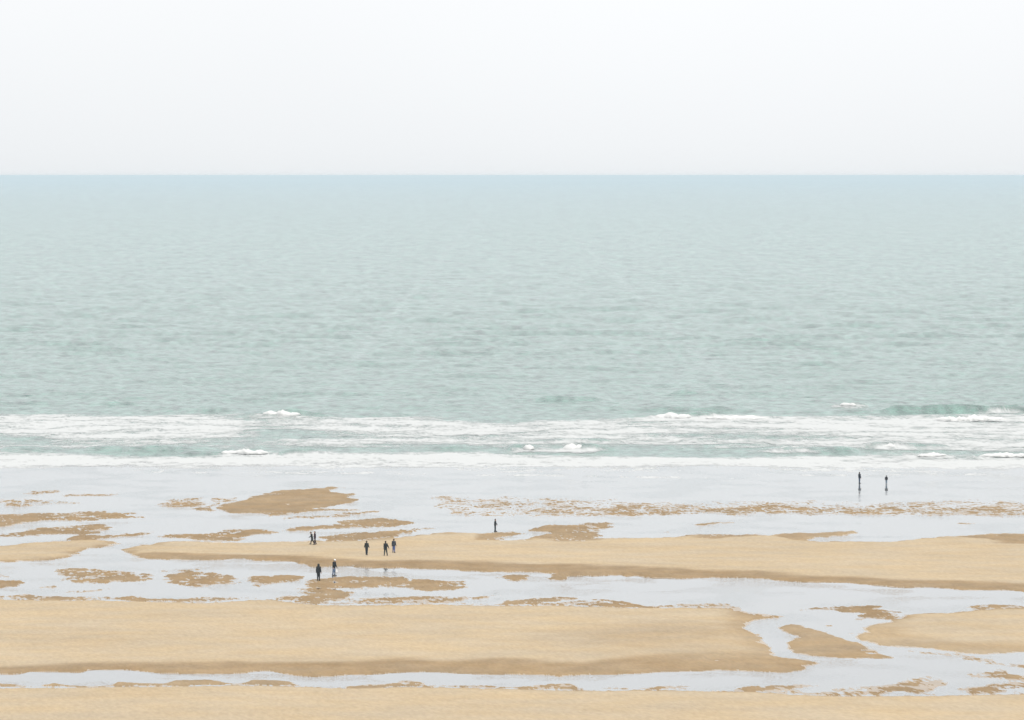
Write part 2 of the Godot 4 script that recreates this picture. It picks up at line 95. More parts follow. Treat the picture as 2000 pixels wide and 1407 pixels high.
const FOAM := [
	[0.74, 4, 5, [-122.0,625.2,-93.5,622.5,-85.2,630.6,-70.0,621.2,-61.5,630.6,-48.5,621.2,-45.2,602.1,-43.3,576.0,-48.8,560.5,-56.2,558.4,-63.5,563.8,-76.9,569.3,-86.8,578.3,-112.9,578.3]],
	[0.7, 4, 4, [-46.6,621.2,-33.2,614.7,-28.2,625.2,-9.2,612.1,0.0,602.1,7.1,594.7,0.0,578.3,-12.9,571.5,-26.0,576.0,-35.3,587.5,-43.0,597.1]],
	[0.72, 4, 4, [0.0,610.8,24.0,614.7,35.5,622.5,52.2,621.2,121.3,621.2,110.3,564.9,68.4,569.3,55.8,571.5,41.8,580.6,25.9,574.9,8.6,571.5,0.0,578.3]],
	[0.8, 4, 3, [34.4,619.9,52.1,619.9,92.7,617.3,120.5,617.3,116.1,594.7,71.2,592.3,49.8,592.3,33.6,604.5]],
	[0.5, 5, 3, [74.4,562.7,109.9,562.7,105.6,540.9,73.8,545.9]],
	[0.9, 5, 3, [-105.4,539.9,-81.1,539.9,-72.7,537.9,-60.0,533.0,-45.5,531.0,-38.6,534.9,-30.8,538.9,-16.2,539.9,-5.7,541.9,0.0,533.0,16.1,534.9,24.0,533.0,35.8,530.1,44.7,532.0,104.3,533.9,101.3,518.8,38.7,515.1,0.0,515.1,-23.4,518.8,-46.8,518.8,-77.4,515.1,-100.9,517.0]],
	[0.8, 6, 5, [-100.9,517.0,-77.4,515.1,-46.8,518.8,-23.4,518.8,0.0,515.1,38.7,515.1,101.3,518.8,98.5,504.5,38.0,506.2,0.0,508.0,-23.0,509.8,-46.3,513.3,-76.3,508.0,-99.2,508.0]],
	[0.7, 6, 8, [-99.2,508.0,-76.3,508.0,-46.3,513.3,-23.0,509.8,0.0,508.0,38.0,506.2,98.5,504.5,96.5,494.2,37.2,495.9,0.0,497.6,-45.3,502.7,-75.0,499.3,-97.5,499.3]],
	[0.72, 8, 6, [-110.7,567.1,-58.7,558.4,-25.8,572.6,0.0,574.9,25.8,572.6,110.7,567.1,105.4,539.9,41.3,550.0,0.0,554.2,-49.6,550.0,-107.4,550.0]],
	[0.62, 3, 0.4, [-83.3,503.9,-78.0,503.4,-72.9,504.4,-67.4,502.2,-62.1,501.7,-57.0,502.6,-51.6,500.5,-46.4,500.0,-41.3,500.9,-36.0,498.7,-35.8,497.1,-41.2,499.2,-46.2,498.3,-51.4,498.8,-56.9,500.9,-61.9,500.0,-67.2,500.5,-72.7,502.6,-77.7,501.7,-83.0,502.2]],
	[0.6, 3, 0.4, [-53.4,508.2,-48.1,506.1,-43.0,505.6,-38.1,506.7,-32.8,504.6,-27.8,504.2,-22.8,505.2,-17.6,503.2,-12.6,502.7,-7.6,503.8,-7.5,502.1,-12.5,501.0,-17.6,501.4,-22.7,503.5,-27.7,502.4,-32.7,502.9,-37.9,504.9,-42.9,503.8,-48.0,504.4,-53.2,506.4]],
	[0.5, 3, 0.4, [-66.8,493.8,-63.7,492.4,-61.0,494.1,-58.2,494.3,-55.1,493.0,-52.4,494.7,-49.6,494.8,-46.5,493.5,-43.8,495.3,-40.9,495.4,-40.8,494.0,-43.7,493.9,-46.4,492.2,-49.4,493.5,-52.3,493.4,-55.0,491.7,-58.0,493.0,-60.9,492.8,-63.5,491.1,-66.6,492.4]],
	[0.62, 3, 0.4, [-13.6,503.7,-9.6,503.9,-5.5,501.5,-1.5,501.9,2.5,502.2,6.5,499.8,10.5,500.2,14.5,500.4,18.5,498.1,22.5,498.6,22.4,496.9,18.4,496.4,14.5,498.7,10.5,498.5,6.5,498.1,2.5,500.4,-1.5,500.2,-5.5,499.8,-9.6,502.2,-13.6,501.9]],
	[0.6, 3, 0.4, [13.5,499.4,17.8,497.1,22.1,497.1,26.4,497.7,30.6,495.4,34.9,495.5,39.2,496.0,43.3,493.7,47.6,493.8,52.0,494.3,51.8,492.7,47.5,492.2,43.2,492.1,39.1,494.3,34.8,493.8,30.5,493.8,26.3,496.0,22.0,495.5,17.7,495.4,13.5,497.7]],
	[0.62, 3, 0.4, [37.8,503.8,42.7,501.9,47.7,501.4,52.9,502.6,57.7,500.8,62.6,500.2,67.8,501.5,72.6,499.6,77.5,499.1,82.7,500.3,82.4,498.6,77.2,497.4,72.3,497.9,67.6,499.8,62.4,498.5,57.5,499.1,52.7,500.9,47.5,499.7,42.6,500.2,37.7,502.0]],
	[0.55, 3, 0.4, [55.4,491.7,58.4,492.6,61.1,491.0,64.1,492.3,67.1,493.1,69.7,491.6,72.8,492.9,75.8,493.6,78.4,492.1,81.5,493.4,81.3,492.1,78.2,490.8,75.6,492.3,72.6,491.5,69.6,490.3,66.9,491.8,63.9,491.0,60.9,489.7,58.2,491.2,55.3,490.4]],
	[0.5, 3, 0.4, [-29.5,491.5,-26.3,492.2,-22.9,490.2,-19.7,490.7,-16.4,491.4,-13.1,489.4,-9.8,489.9,-6.6,490.5,-3.3,488.5,0.0,489.1,0.0,487.8,-3.3,487.2,-6.5,489.2,-9.8,488.6,-13.0,488.1,-16.4,490.0,-19.6,489.4,-22.8,488.9,-26.2,490.9,-29.5,490.2]],
]
const CREST := [  # x from, x to, distance, height
	[-47.9, -33.3, 625.2, 0.95],
	[23.2, 35.8, 618.6, 0.95],
	[53.3, 109.4, 633.3, 1.15],
	[73.7, 92.1, 613.4, 0.7],
	[-51.0, -29.9, 538.9, 0.8],
	[0.4, 4.5, 547.9, 0.65],
	[6.6, 16.0, 546.9, 0.8],
	[57.1, 69.5, 551.0, 0.8],
	[40.8, 53.9, 543.9, 0.75],
	[62.6, 69.4, 533.9, 0.5],
	[72.0, 84.9, 533.0, 0.5],
	[-67.2, -49.2, 545.9, 0.5],
	[-80.4, -73.8, 545.9, 0.45],
	[31.3, 43.9, 562.7, 0.6],
	[0.0, 17.7, 560.5, 0.6],
	[21.1, 44.0, 637.5, 0.7],
	[-14.9, -1.7, 550.0, 0.6],
	[-98.5, -85.7, 656.0, 0.5],
	[-80.8, -71.9, 656.0, 0.55],
	[-63.3, -52.8, 638.8, 0.55],
	[-47.6, -32.5, 720.6, 0.6],
	[-30.4, -2.2, 724.2, 0.7],
	[2.0, 18.1, 668.0, 0.6],
	[33.0, 36.1, 686.8, 0.5],
	[61.6, 66.5, 651.6, 0.6],
]
const ROLL := [  # x from, x to, distance, radius
	[-45.9, -38.6, 623.9, 0.5],
	[25.8, 32.6, 617.3, 0.52],
	[34.7, 46.2, 614.7, 0.4],
	[75.4, 88.8, 610.8, 0.5],
	[89.9, 91.7, 634.7, 0.35],
	[-45.9, -38.3, 537.9, 0.38],
	[1.8, 3.6, 546.9, 0.42],
	[8.0, 11.8, 545.9, 0.45],
	[59.5, 62.1, 551.0, 0.4],
	[42.1, 46.8, 544.9, 0.25],
	[63.2, 68.0, 533.0, 0.3],
	[72.9, 80.7, 532.0, 0.32],
	[62.5, 65.6, 650.2, 0.28],
]

const DEPTH := 1.5  # the outlines and formulas count distance from the cliff in units of this many metres

class Grid:
	var x0: float; var dx: float; var nx: int
	var d0: float; var dd: float; var nd: int
	func _init(ax: float, bx: float, step_x: float, ad: float, bd: float, step_d: float) -> void:
		x0 = ax; dx = step_x; nx = int(round((bx - ax) / step_x)) + 1
		d0 = ad; dd = step_d; nd = int(round((bd - ad) / step_d)) + 1
	func blank(v: float) -> PackedFloat32Array:
		var a := PackedFloat32Array(); a.resize(nx * nd); a.fill(v); return a
	func smooth(p: Array) -> PackedVector2Array:
		# Catmull-Rom through the traced corners
		var n := p.size() / 2
		var out := PackedVector2Array()
		for i in n:
			var q := []
			for k in [-1, 0, 1, 2]:
				var m: int = (i + k + n) % n
				q.append(Vector2(p[2 * m], p[2 * m + 1]))
			for s in 4:
				out.append((q[1] as Vector2).cubic_interpolate(q[2], q[0], q[3], s / 4.0).lerp((q[1] as Vector2).lerp(q[2], s / 4.0), 0.35))
		return out
	# the share of each cell that an outline covers, softened by bx, bd metres: [first column, first row, columns, rows, values]
	func cover(p: Array, bx: float, bd: float) -> Array:
		var poly := smooth(p)
		var lo := poly[0]; var hi := poly[0]
		for v in poly:
			lo = lo.min(v); hi = hi.max(v)
		var rx := int(round(bx / dx)); var rd := int(round(bd / dd))
		var i0 := clampi(int((lo.x - x0) / dx) - 2 * rx - 2, 0, nx - 1); var i1 := clampi(int((hi.x - x0) / dx) + 2 * rx + 3, 0, nx - 1)
		var j0 := clampi(int((lo.y - d0) / dd) - 2 * rd - 2, 0, nd - 1); var j1 := clampi(int((hi.y - d0) / dd) + 2 * rd + 3, 0, nd - 1)
		var w := i1 - i0 + 1; var h := j1 - j0 + 1
		var a := PackedFloat32Array(); a.resize(w * h)
		var n := poly.size()
		for j in h:
			for sub in 3:
				var y := d0 + dd * (j0 + j + (sub - 1) / 3.0)
				var cuts := PackedFloat32Array()
				for k in n:
					var u := poly[k]; var v := poly[(k + 1) % n]
					if (u.y <= y) != (v.y <= y):
						cuts.append((u.x + (y - u.y) / (v.y - u.y) * (v.x - u.x) - x0) / dx - i0 + 0.5)
				cuts.sort()
				for k in cuts.size() / 2:
					var s := clampf(cuts[2 * k], 0, w); var e := clampf(cuts[2 * k + 1], 0, w)
					var si := int(s); var ei := int(e)
					if si == ei:
						if si < w: a[j * w + si] += (e - s) / 3.0
						continue
					a[j * w + si] += (si + 1 - s) / 3.0
					for i in range(si + 1, ei): a[j * w + i] += 1.0 / 3.0
					if ei < w: a[j * w + ei] += (e - ei) / 3.0
		for times in 2:
			if rx > 0: a = blur(a, w, h, 1, w, rx)
			if rd > 0: a = blur(a, h, w, w, 1, rd)
		return [i0, j0, w, h, a]
	func blur(a: PackedFloat32Array, n: int, lines: int, step: int, line_step: int, r: int) -> PackedFloat32Array:
		var out := PackedFloat32Array(); out.resize(a.size())
		var k := 1.0 / (2 * r + 1)
		for l in lines:
			var base := l * line_step
			var sum := a[base] * r
			for i in r: sum += a[base + mini(i, n - 1) * step]
			for i in n:
				sum += a[base + mini(i + r, n - 1) * step]
				out[base + i * step] = sum * k
				sum -= a[base + maxi(i - r, 0) * step]
		return out
	func paint(map: PackedFloat32Array, c: Array, value: float) -> void:
		var w: int = c[2]; var a: PackedFloat32Array = c[4]
		for j in int(c[3]):
			var row: int = (int(c[1]) + j) * nx + int(c[0])
			for i in w:
				var t := a[j * w + i]
				if t > 0.0: map[row + i] += (value - map[row + i]) * t
	func at(map: PackedFloat32Array, x: float, d: float) -> float:
		var u := clampf((x - x0) / dx, 0, nx - 1.001); var v := clampf((d - d0) / dd, 0, nd - 1.001)
		var i := int(u); var j := int(v)
		u -= i; v -= j
		var k := j * nx + i
		return lerpf(lerpf(map[k], map[k + 1], u), lerpf(map[k + nx], map[k + nx + 1], u), v)

var noise := FastNoiseLite.new()
var beach: Grid
var height: PackedFloat32Array
var wetness: PackedFloat32Array
var unrest: PackedFloat32Array

func n2(x: float, y: float) -> float:
	return noise.get_noise_2d(x, y)

func tag(o: Node, label: String, category := "", group := "", kind := "") -> Node:
	if label: o.set_meta("label", label)
	if category: o.set_meta("category", category)
	if group: o.set_meta("group", group)
	if kind: o.set_meta("kind", kind)
	return o

func surface(verts: PackedVector3Array, normals: PackedVector3Array, colors: PackedColorArray, index: PackedInt32Array, mesh: ArrayMesh, material: Material) -> void:
	var a := []
	a.resize(Mesh.ARRAY_MAX)
	a[Mesh.ARRAY_VERTEX] = verts; a[Mesh.ARRAY_NORMAL] = normals
	if colors.size(): a[Mesh.ARRAY_COLOR] = colors
	a[Mesh.ARRAY_INDEX] = index
	mesh.add_surface_from_arrays(Mesh.PRIMITIVE_TRIANGLES, a)
	mesh.surface_set_material(mesh.get_surface_count() - 1, material)

func instance(called: String, mesh: Mesh, parent: Node = self) -> MeshInstance3D:
	var o := MeshInstance3D.new()
	o.name = called; o.mesh = mesh
	parent.add_child(o, true)
	return o

# smooth normals of a sheet of vertices, rows running away from the camera
func sheet_normals(v: PackedVector3Array, nx: int, nd: int) -> PackedVector3Array:
	var out := PackedVector3Array(); out.resize(v.size())
	for j in nd:
		var ja := maxi(j - 1, 0) * nx; var jb := mini(j + 1, nd - 1) * nx
		for i in nx:
			var a := v[j * nx + mini(i + 1, nx - 1)] - v[j * nx + maxi(i - 1, 0)]
			var b := v[jb + i] - v[ja + i]
			out[j * nx + i] = a.cross(b).normalized()
	return out

func sheet_index(nx: int, nd: int) -> PackedInt32Array:
	var out := PackedInt32Array(); out.resize((nx - 1) * (nd - 1) * 6)
	var k := 0
	for j in nd - 1:
		for i in nx - 1:
			var a := j * nx + i
			out[k] = a; out[k + 1] = a + nx; out[k + 2] = a + 1
			out[k + 3] = a + 1; out[k + 4] = a + nx; out[k + 5] = a + nx + 1
			k += 6
	return out

func mat(rough: float, spec: float, vertex := true, color := Color.WHITE) -> StandardMaterial3D:
	var m := StandardMaterial3D.new()
	m.vertex_color_use_as_albedo = vertex
	m.albedo_color = color.linear_to_srgb() if not vertex else color
	m.roughness = rough
	m.metallic_specular = spec
	return m

# ---------------------------------------------------------------- beach

func sand_height(x: float, d: float) -> float:
	var wx := 1.6 * n2(x * 0.13 + 31, d * 0.09) + 0.7 * n2(x * 0.5, d * 0.35 + 9) + 0.25 * n2(x * 1.6 + 3, d * 0.9)
	var wd := 1.5 * n2(x * 0.09 + 77, d * 0.08 + 4) + 0.6 * n2(x * 0.45 + 5, d * 0.36 + 40) + 0.3 * n2(x * 1.3 + 50, d * 0.8)
	var near := 0.35 + 0.65 * smoothstep(300.0, 420.0, d)
	var u := x + wx * near; var v := d + wd * near
	var h := beach.at(height, u, v)
	var a := beach.at(unrest, u, v)
	h += a * (0.6 * n2(x * 0.16, d * 0.13 + 200) + 0.7 * n2(x * 0.5 + 90, d * 0.42) + 0.8 * n2(x * 1.5, d * 0.6 + 300) + 0.9 * n2(x * 3.0 + 17, d * 1.0))
	h += maxf(h, 0.0) * (0.5 * n2(x * 0.025, d * 0.05 + 60) + 0.25 * n2(x * 0.1 + 12, d * 0.12))
	return h

func build_beach(material: Material, soaked_material: Material) -> void:
	beach = Grid.new(-100, 100, 0.2, 264, 554, 0.5)
	height = beach.blank(-0.05); wetness = beach.blank(0.9); unrest = beach.blank(0.012)
	for p in SAND:
		var c := beach.cover(p[5], p[3] * 0.8, p[4] * 0.5)
		if p[0] != null: beach.paint(height, c, p[0])
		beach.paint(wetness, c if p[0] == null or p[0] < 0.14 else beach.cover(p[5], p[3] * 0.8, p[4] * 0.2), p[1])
		if p[2] != null: beach.paint(unrest, c, p[2])
	var xs := PackedFloat32Array(); var ds := PackedFloat32Array()
	for v in [3000, 1400, 700, 350, 220, 160, 130, 115, 105]: xs.append(-v)
	for i in beach.nx: xs.append(beach.x0 + i * beach.dx)
	for v in [105, 115, 130, 160, 220, 350, 700, 1400, 3000]: xs.append(v)
	for v in [15, 80, 150, 200, 237, 254]: ds.append(v)
	for j in beach.nd: ds.append(beach.d0 + j * beach.dd)
	for v in [570, 610, 700]: ds.append(v)
	var nx := xs.size(); var nd := ds.size()
	var verts := PackedVector3Array(); verts.resize(nx * nd)
	var colors := PackedColorArray(); colors.resize(nx * nd)
	var dry := Color(0.352, 0.280, 0.190); var wet := Color(0.216, 0.150, 0.084)
	for j in nd:
		var d := ds[j]
		for i in nx:
			var x := xs[i]
			var k := j * nx + i
			var h := sand_height(x, d)
			h -= smoothstep(505.0, 553.0, d) * 0.7
			verts[k] = Vector3(x, h, -d * DEPTH)
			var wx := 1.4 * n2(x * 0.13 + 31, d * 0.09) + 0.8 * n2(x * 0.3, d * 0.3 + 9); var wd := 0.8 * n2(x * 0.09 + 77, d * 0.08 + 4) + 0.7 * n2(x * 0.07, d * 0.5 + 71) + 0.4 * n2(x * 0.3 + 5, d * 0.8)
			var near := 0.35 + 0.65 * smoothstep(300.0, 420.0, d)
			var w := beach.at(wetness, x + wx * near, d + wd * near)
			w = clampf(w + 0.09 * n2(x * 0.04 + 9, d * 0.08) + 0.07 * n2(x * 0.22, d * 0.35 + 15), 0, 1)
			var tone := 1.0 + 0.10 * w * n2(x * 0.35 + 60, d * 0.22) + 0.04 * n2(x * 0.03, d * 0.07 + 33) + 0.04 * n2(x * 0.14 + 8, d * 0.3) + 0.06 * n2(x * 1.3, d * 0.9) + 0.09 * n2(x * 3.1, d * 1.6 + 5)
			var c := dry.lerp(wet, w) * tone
			var warm := 0.03 * n2(x * 0.09 + 50, d * 0.2)
			colors[k] = Color(c.r * (1 + warm), c.g, c.b * (1 - 2 * warm), 1)
	var mesh := ArrayMesh.new()
	# sand still soaked by the last water shines; the rest has drained
	var drained := PackedInt32Array(); var soaked := PackedInt32Array()
	var all := sheet_index(nx, nd)
	for k in range(0, all.size(), 3):
		var p := verts[all[k]]
		var h := (p.y + verts[all[k + 1]].y + verts[all[k + 2]].y) / 3.0
		if h < -0.12: continue
		if h < 0.022 + 0.02 * n2(p.x * 0.4, p.z * 0.2): soaked.append_array([all[k], all[k + 1], all[k + 2]])
		else: drained.append_array([all[k], all[k + 1], all[k + 2]])
	var normals := sheet_normals(verts, nx, nd)
	surface(verts, normals, colors, drained, mesh, material)
	surface(verts, normals, colors, soaked, mesh, soaked_material)
	tag(instance("beach", mesh), "tan sand bars and brown wet flats of the tidal beach", "beach", "", "structure")

# short wind waves, a metre or two long
func chop() -> ImageTexture:
	var n := FastNoiseLite.new()
	n.seed = 30; n.frequency = 0.035; n.fractal_octaves = 4
	var out := n.get_seamless_image(1024, 1024)
	out.convert(Image.FORMAT_RGBA8)
	out.bump_map_to_normal_map(4.0)
	return ImageTexture.create_from_image(out)

# breeze ruffling the pools in patches
func ripples() -> ImageTexture:
	var n := FastNoiseLite.new()
	n.seed = 3; n.frequency = 0.2; n.fractal_octaves = 2
	var fine := n.get_seamless_image(1024, 1024)
	n.seed = 12; n.frequency = 0.006; n.fractal_octaves = 4
	var patch := n.get_seamless_image(1024, 1024)
	var out := Image.create(1024, 1024, false, Image.FORMAT_RGBA8)
	for y in 1024:
		for x in 1024:
			var v := (fine.get_pixel(x, y).r - 0.5) * (0.02 + 0.98 * smoothstep(0.38, 0.68, patch.get_pixel(x, y).r)) + 0.5
			out.set_pixel(x, y, Color(v, v, v))
	out.bump_map_to_normal_map(1.0)
	return ImageTexture.create_from_image(out)

# ---------------------------------------------------------------- sea

func sea_height(x: float, d: float, step: float) -> float:
	var warp := 7.0 * n2(x * 0.012, d * 0.012 + 3) + 3.0 * n2(x * 0.04 + 40, d * 0.03)
	var s := 0.5 + 0.5 * sin((d + warp) * TAU / 22.0)
	var h := s * s * s * 0.9 * clampf(0.2 + 1.4 * n2(x * 0.02 + 70, d * 0.025), 0, 1) * clampf(1.0 - (step - 4.0) / 5.0, 0, 1)
	var l := 60.0; var a := 0.62
	for o in 5:
		var keep := clampf(l / step - 1.3, 0, 1)
		if keep > 0:
			var v := n2(x * 2.0 / l + 100 * o, d * 2.4 / l + 17 * o)
			h += a * keep * (0.5 * v + 0.8 * (0.35 - absf(v)))
		l *= 0.5; a *= 0.66
	return h * smoothstep(522.0, 570.0, d) * (0.35 + 0.65 * smoothstep(570.0, 1000.0, d)) + lerpf(-0.06, 0.06, smoothstep(508.0, 543.0, d + 5 * n2(x * 0.03, d * 0.05 + 90)))

# one green water; streaks painted in stand for shading of the wave faces
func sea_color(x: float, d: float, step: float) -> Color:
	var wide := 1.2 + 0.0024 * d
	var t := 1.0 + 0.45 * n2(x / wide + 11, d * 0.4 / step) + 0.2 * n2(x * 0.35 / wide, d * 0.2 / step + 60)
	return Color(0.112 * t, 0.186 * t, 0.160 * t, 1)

func build_sea(material: Material, foam_material: Material) -> void:
	var mesh := ArrayMesh.new()
	# surf zone: an even grid
	var g := Grid.new(-118, 118, 0.24, 490, 694, 1.0)
	var bump := g.blank(0); var foam := g.blank(0)
	for f in FOAM: g.paint(foam, g.cover(f[3], f[1], f[2]), f[0])
	for q in ROLL:   # torn foam round and before each breaker
		g.paint(foam, g.cover([q[0] - 1.5, q[2], (q[0] + q[1]) / 2, q[2] + 2.5, q[1] + 1.5, q[2], q[1] + 3, q[2] - 5, (q[0] + q[1]) / 2, q[2] - 7, q[0] - 3, q[2] - 5], 1.5, 2), 0.75)
	for c in CREST:
		var mid: float = (c[0] + c[1]) / 2; var half: float = (c[1] - c[0]) / 2 + 1.5
		for j in range(maxi(0, int(c[2] - 12 - g.d0)), mini(g.nd, int(c[2] + 14 - g.d0))):
			var d := g.d0 + j * g.dd
			for i in range(maxi(0, int((mid - half - g.x0) / g.dx)), mini(g.nx, int((mid + half - g.x0) / g.dx) + 1)):
				var x := g.x0 + i * g.dx
				var t := 1.0 - pow(absf(x - mid) / half, 2.0)
				if t <= 0: continue
				var off: float = d - c[2] - 1.4 * n2(x * 0.08, c[2]) - 0.3 * n2(x * 0.3, c[2] + 5)
				var p := exp(-off * off / 3.0) if off < 0 else exp(-off * off / 26.0)
				var k := j * g.nx + i
				bump[k] = maxf(bump[k], 0.95 * float(c[3]) * sqrt(t) * clampf(0.85 + 0.7 * n2(x * 0.09 + 40, c[2]), 0.25, 1.2) * p * (1.0 + 0.2 * n2(x * 0.16, c[2] + 50)))
	var xs := PackedFloat32Array()
	for v in [2500, 1200, 600, 300, 180, 140]: xs.append(-v)
	for i in g.nx: xs.append(g.x0 + i * g.dx)
	for v in [140, 180, 300, 600, 1200, 2500]: xs.append(v)
	var nx := xs.size()
	var verts := PackedVector3Array(); verts.resize(nx * g.nd)
	var colors := PackedColorArray(); colors.resize(nx * g.nd)
	for j in g.nd:
		var d := g.d0 + j * g.dd
		for i in nx:
			var h := sea_height(xs[i], d, 2.0)
			if i >= 6 and i < nx - 6: h += bump[j * g.nx + i - 6]
			verts[j * nx + i] = Vector3(xs[i], h, -d * DEPTH)
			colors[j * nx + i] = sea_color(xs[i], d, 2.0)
	var normals := sheet_normals(verts, nx, g.nd)
	surface(verts, normals, colors, sheet_index(nx, g.nd), mesh, material)
	# foam: its own skin, a hand's breadth over the water, where the surf has left it
	var fv := PackedVector3Array(); var fn := PackedVector3Array(); var fc := PackedColorArray(); var fi := PackedInt32Array()
	var dens := g.blank(-1)
	for j in g.nd:
		var d := g.d0 + j * g.dd
		for i in g.nx:
			var k := j * g.nx + i
			if foam[k] < 0.03: continue
			var x := g.x0 + i * g.dx
			var wx := x + 1.5 * n2(x * 0.2, d * 0.2 + 800); var wd := d + 2.0 * n2(x * 0.15 + 60, d * 0.18)
			var lace := 1.0 - absf(n2(wx * 0.22, wd * 0.30)) * 2.2
			lace = maxf(lace, 1.0 - absf(n2(wx * 0.6 + 20, wd * 0.55)) * 2.4)
			dens[k] = foam[k] * 1.45 - 0.48 + 0.26 * lace + 0.34 * n2(x * 0.035, d * 0.10 + 700) + 0.25 * n2(x * 0.25 + 40, d * 0.22) + 0.12 * n2(x * 1.1, d * 0.5 + 33) - 0.8 * clampf(bump[k] * 1.6 - 0.25, 0, 1)
	var place := {}
	for j in g.nd - 1:
		for i in g.nx - 1:
			var k := j * g.nx + i
			if maxf(maxf(dens[k], dens[k + 1]), maxf(dens[k + g.nx], dens[k + g.nx + 1])) <= 0.0: continue
			var q := PackedInt32Array()
			for c in [k, k + 1, k + g.nx, k + g.nx + 1]:
				if not place.has(c):
					place[c] = fv.size()
					var s: int = (c / g.nx) * nx + 6 + c % g.nx
					fv.append(verts[s] + Vector3(0, 0.03 + 0.05 * clampf(dens[c], 0, 1), 0)); fn.append(normals[s])
					fc.append(Color(0.470, 0.477, 0.477, clampf(dens[c] * 1.2, 0, 0.92)))
				q.append(place[c])
			fi.append_array([q[0], q[2], q[1], q[1], q[2], q[3]])
	var fm := ArrayMesh.new()
	surface(fv, fn, fc, fi, fm, foam_material)
	# open water: rows and columns open out with distance, since only long waves can be told apart out there
	var ds := PackedFloat32Array(); var far := 691.0
	while far < 30000.0:
		ds.append(far)
		far += maxf(1.6, far * far / (44.0 * 3413.0) * 0.55)
	ds.append(30000.0)
	var cols := 900
	verts = PackedVector3Array(); verts.resize(cols * ds.size())
	colors = PackedColorArray(); colors.resize(cols * ds.size())
	for j in ds.size():
		var d := ds[j]
		var step := maxf(1.6, d * d / (44.0 * 3413.0) * 0.55)
		for i in cols:
			var u := 2.0 * i / (cols - 1) - 1.0
			var x := u * (0.18 * d + 20.0) + signf(u) * pow(maxf(absf(u) - 0.97, 0) / 0.03, 2.0) * d * 0.9
			verts[j * cols + i] = Vector3(x, sea_height(x, d, step), -d * DEPTH)
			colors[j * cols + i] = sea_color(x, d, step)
	surface(verts, sheet_normals(verts, cols, ds.size()), colors, sheet_index(cols, ds.size()), mesh, material)
	tag(instance("sea", mesh), "pale green sea with low waves reaching to the hazy horizon", "sea", "", "structure")
	tag(instance("surf_foam", fm), "white foam spread over the shallow water by the surf", "foam", "", "stuff")

func build_rolls(material: Material) -> void:
	var told := ["short white breaker left of centre in the far surf line", "curling white breaker right of centre in the far surf line", "long white breaker running right from the curling one", "widest white breaker at the right in the far surf", "small white crest on the green wave at far right", "long white breaker at the left in the near surf", "smallest white breaker left of its wider neighbour near the centre", "bright white breaker near the centre in the near surf", "white breaker above the two people in the shallows", "thin white breaker left of the two people in the shallows", "low white breaker right of the two people in the shallows", "low white breaker at the right edge of the near surf", "small white cap farthest out at the right"]
	for n in ROLL.size():
		var r: Array = ROLL[n]
		var mid: float = (r[0] + r[1]) / 2; var half: float = (r[1] - r[0]) / 2
		var steps := maxi(8, int(half * 2 / 0.35)); var ring := 9
		var v := PackedVector3Array()
		for i in steps + 1:
			var u := 2.0 * i / steps - 1.0
			var x := u * half
			var size: float = r[3] * pow(maxf(0.001, 1 - u * u), 0.55) * (1.0 + 0.4 * n2(x * 0.5 + n * 20, 3) + 0.25 * n2(x * 1.7 + n * 20, 9))
			var bend: float = 1.2 * n2((x + mid) * 0.12, r[2])
			for k in ring:
				var a := PI * (1.08 - 1.16 * k / (ring - 1))
				var rough := 1.0 + 0.12 * n2(x * 1.2 + 7 * n, k * 0.7) + 0.06 * n2(x * 3.0, k * 1.6 + n)
				v.append(Vector3(x, 0.32 + size * 1.4 * sin(a) * rough, bend * -1.5 + 1.3 - size * 2.4 * cos(a) * rough * (1.3 if k < ring / 2 else 0.8)))
		# rows run along x here: swap so that faces look outwards
		var nn := sheet_normals(v, ring, steps + 1)
		var ix := sheet_index(ring, steps + 1)
		if nn[(steps / 2) * ring + ring / 2].y < 0:
			for q in nn.size(): nn[q] = -nn[q]
			ix.reverse()
		var m := ArrayMesh.new()
		surface(v, nn, PackedColorArray(), ix, m, material)
		var o := instance("breaking_wave" if n == 0 else "breaking_wave_%03d" % n, m)
		o.position = Vector3(mid, 0, -r[2] * DEPTH)
		tag(o, told[n], "breaking wave", "white breakers in the surf")

# ---------------------------------------------------------------- people

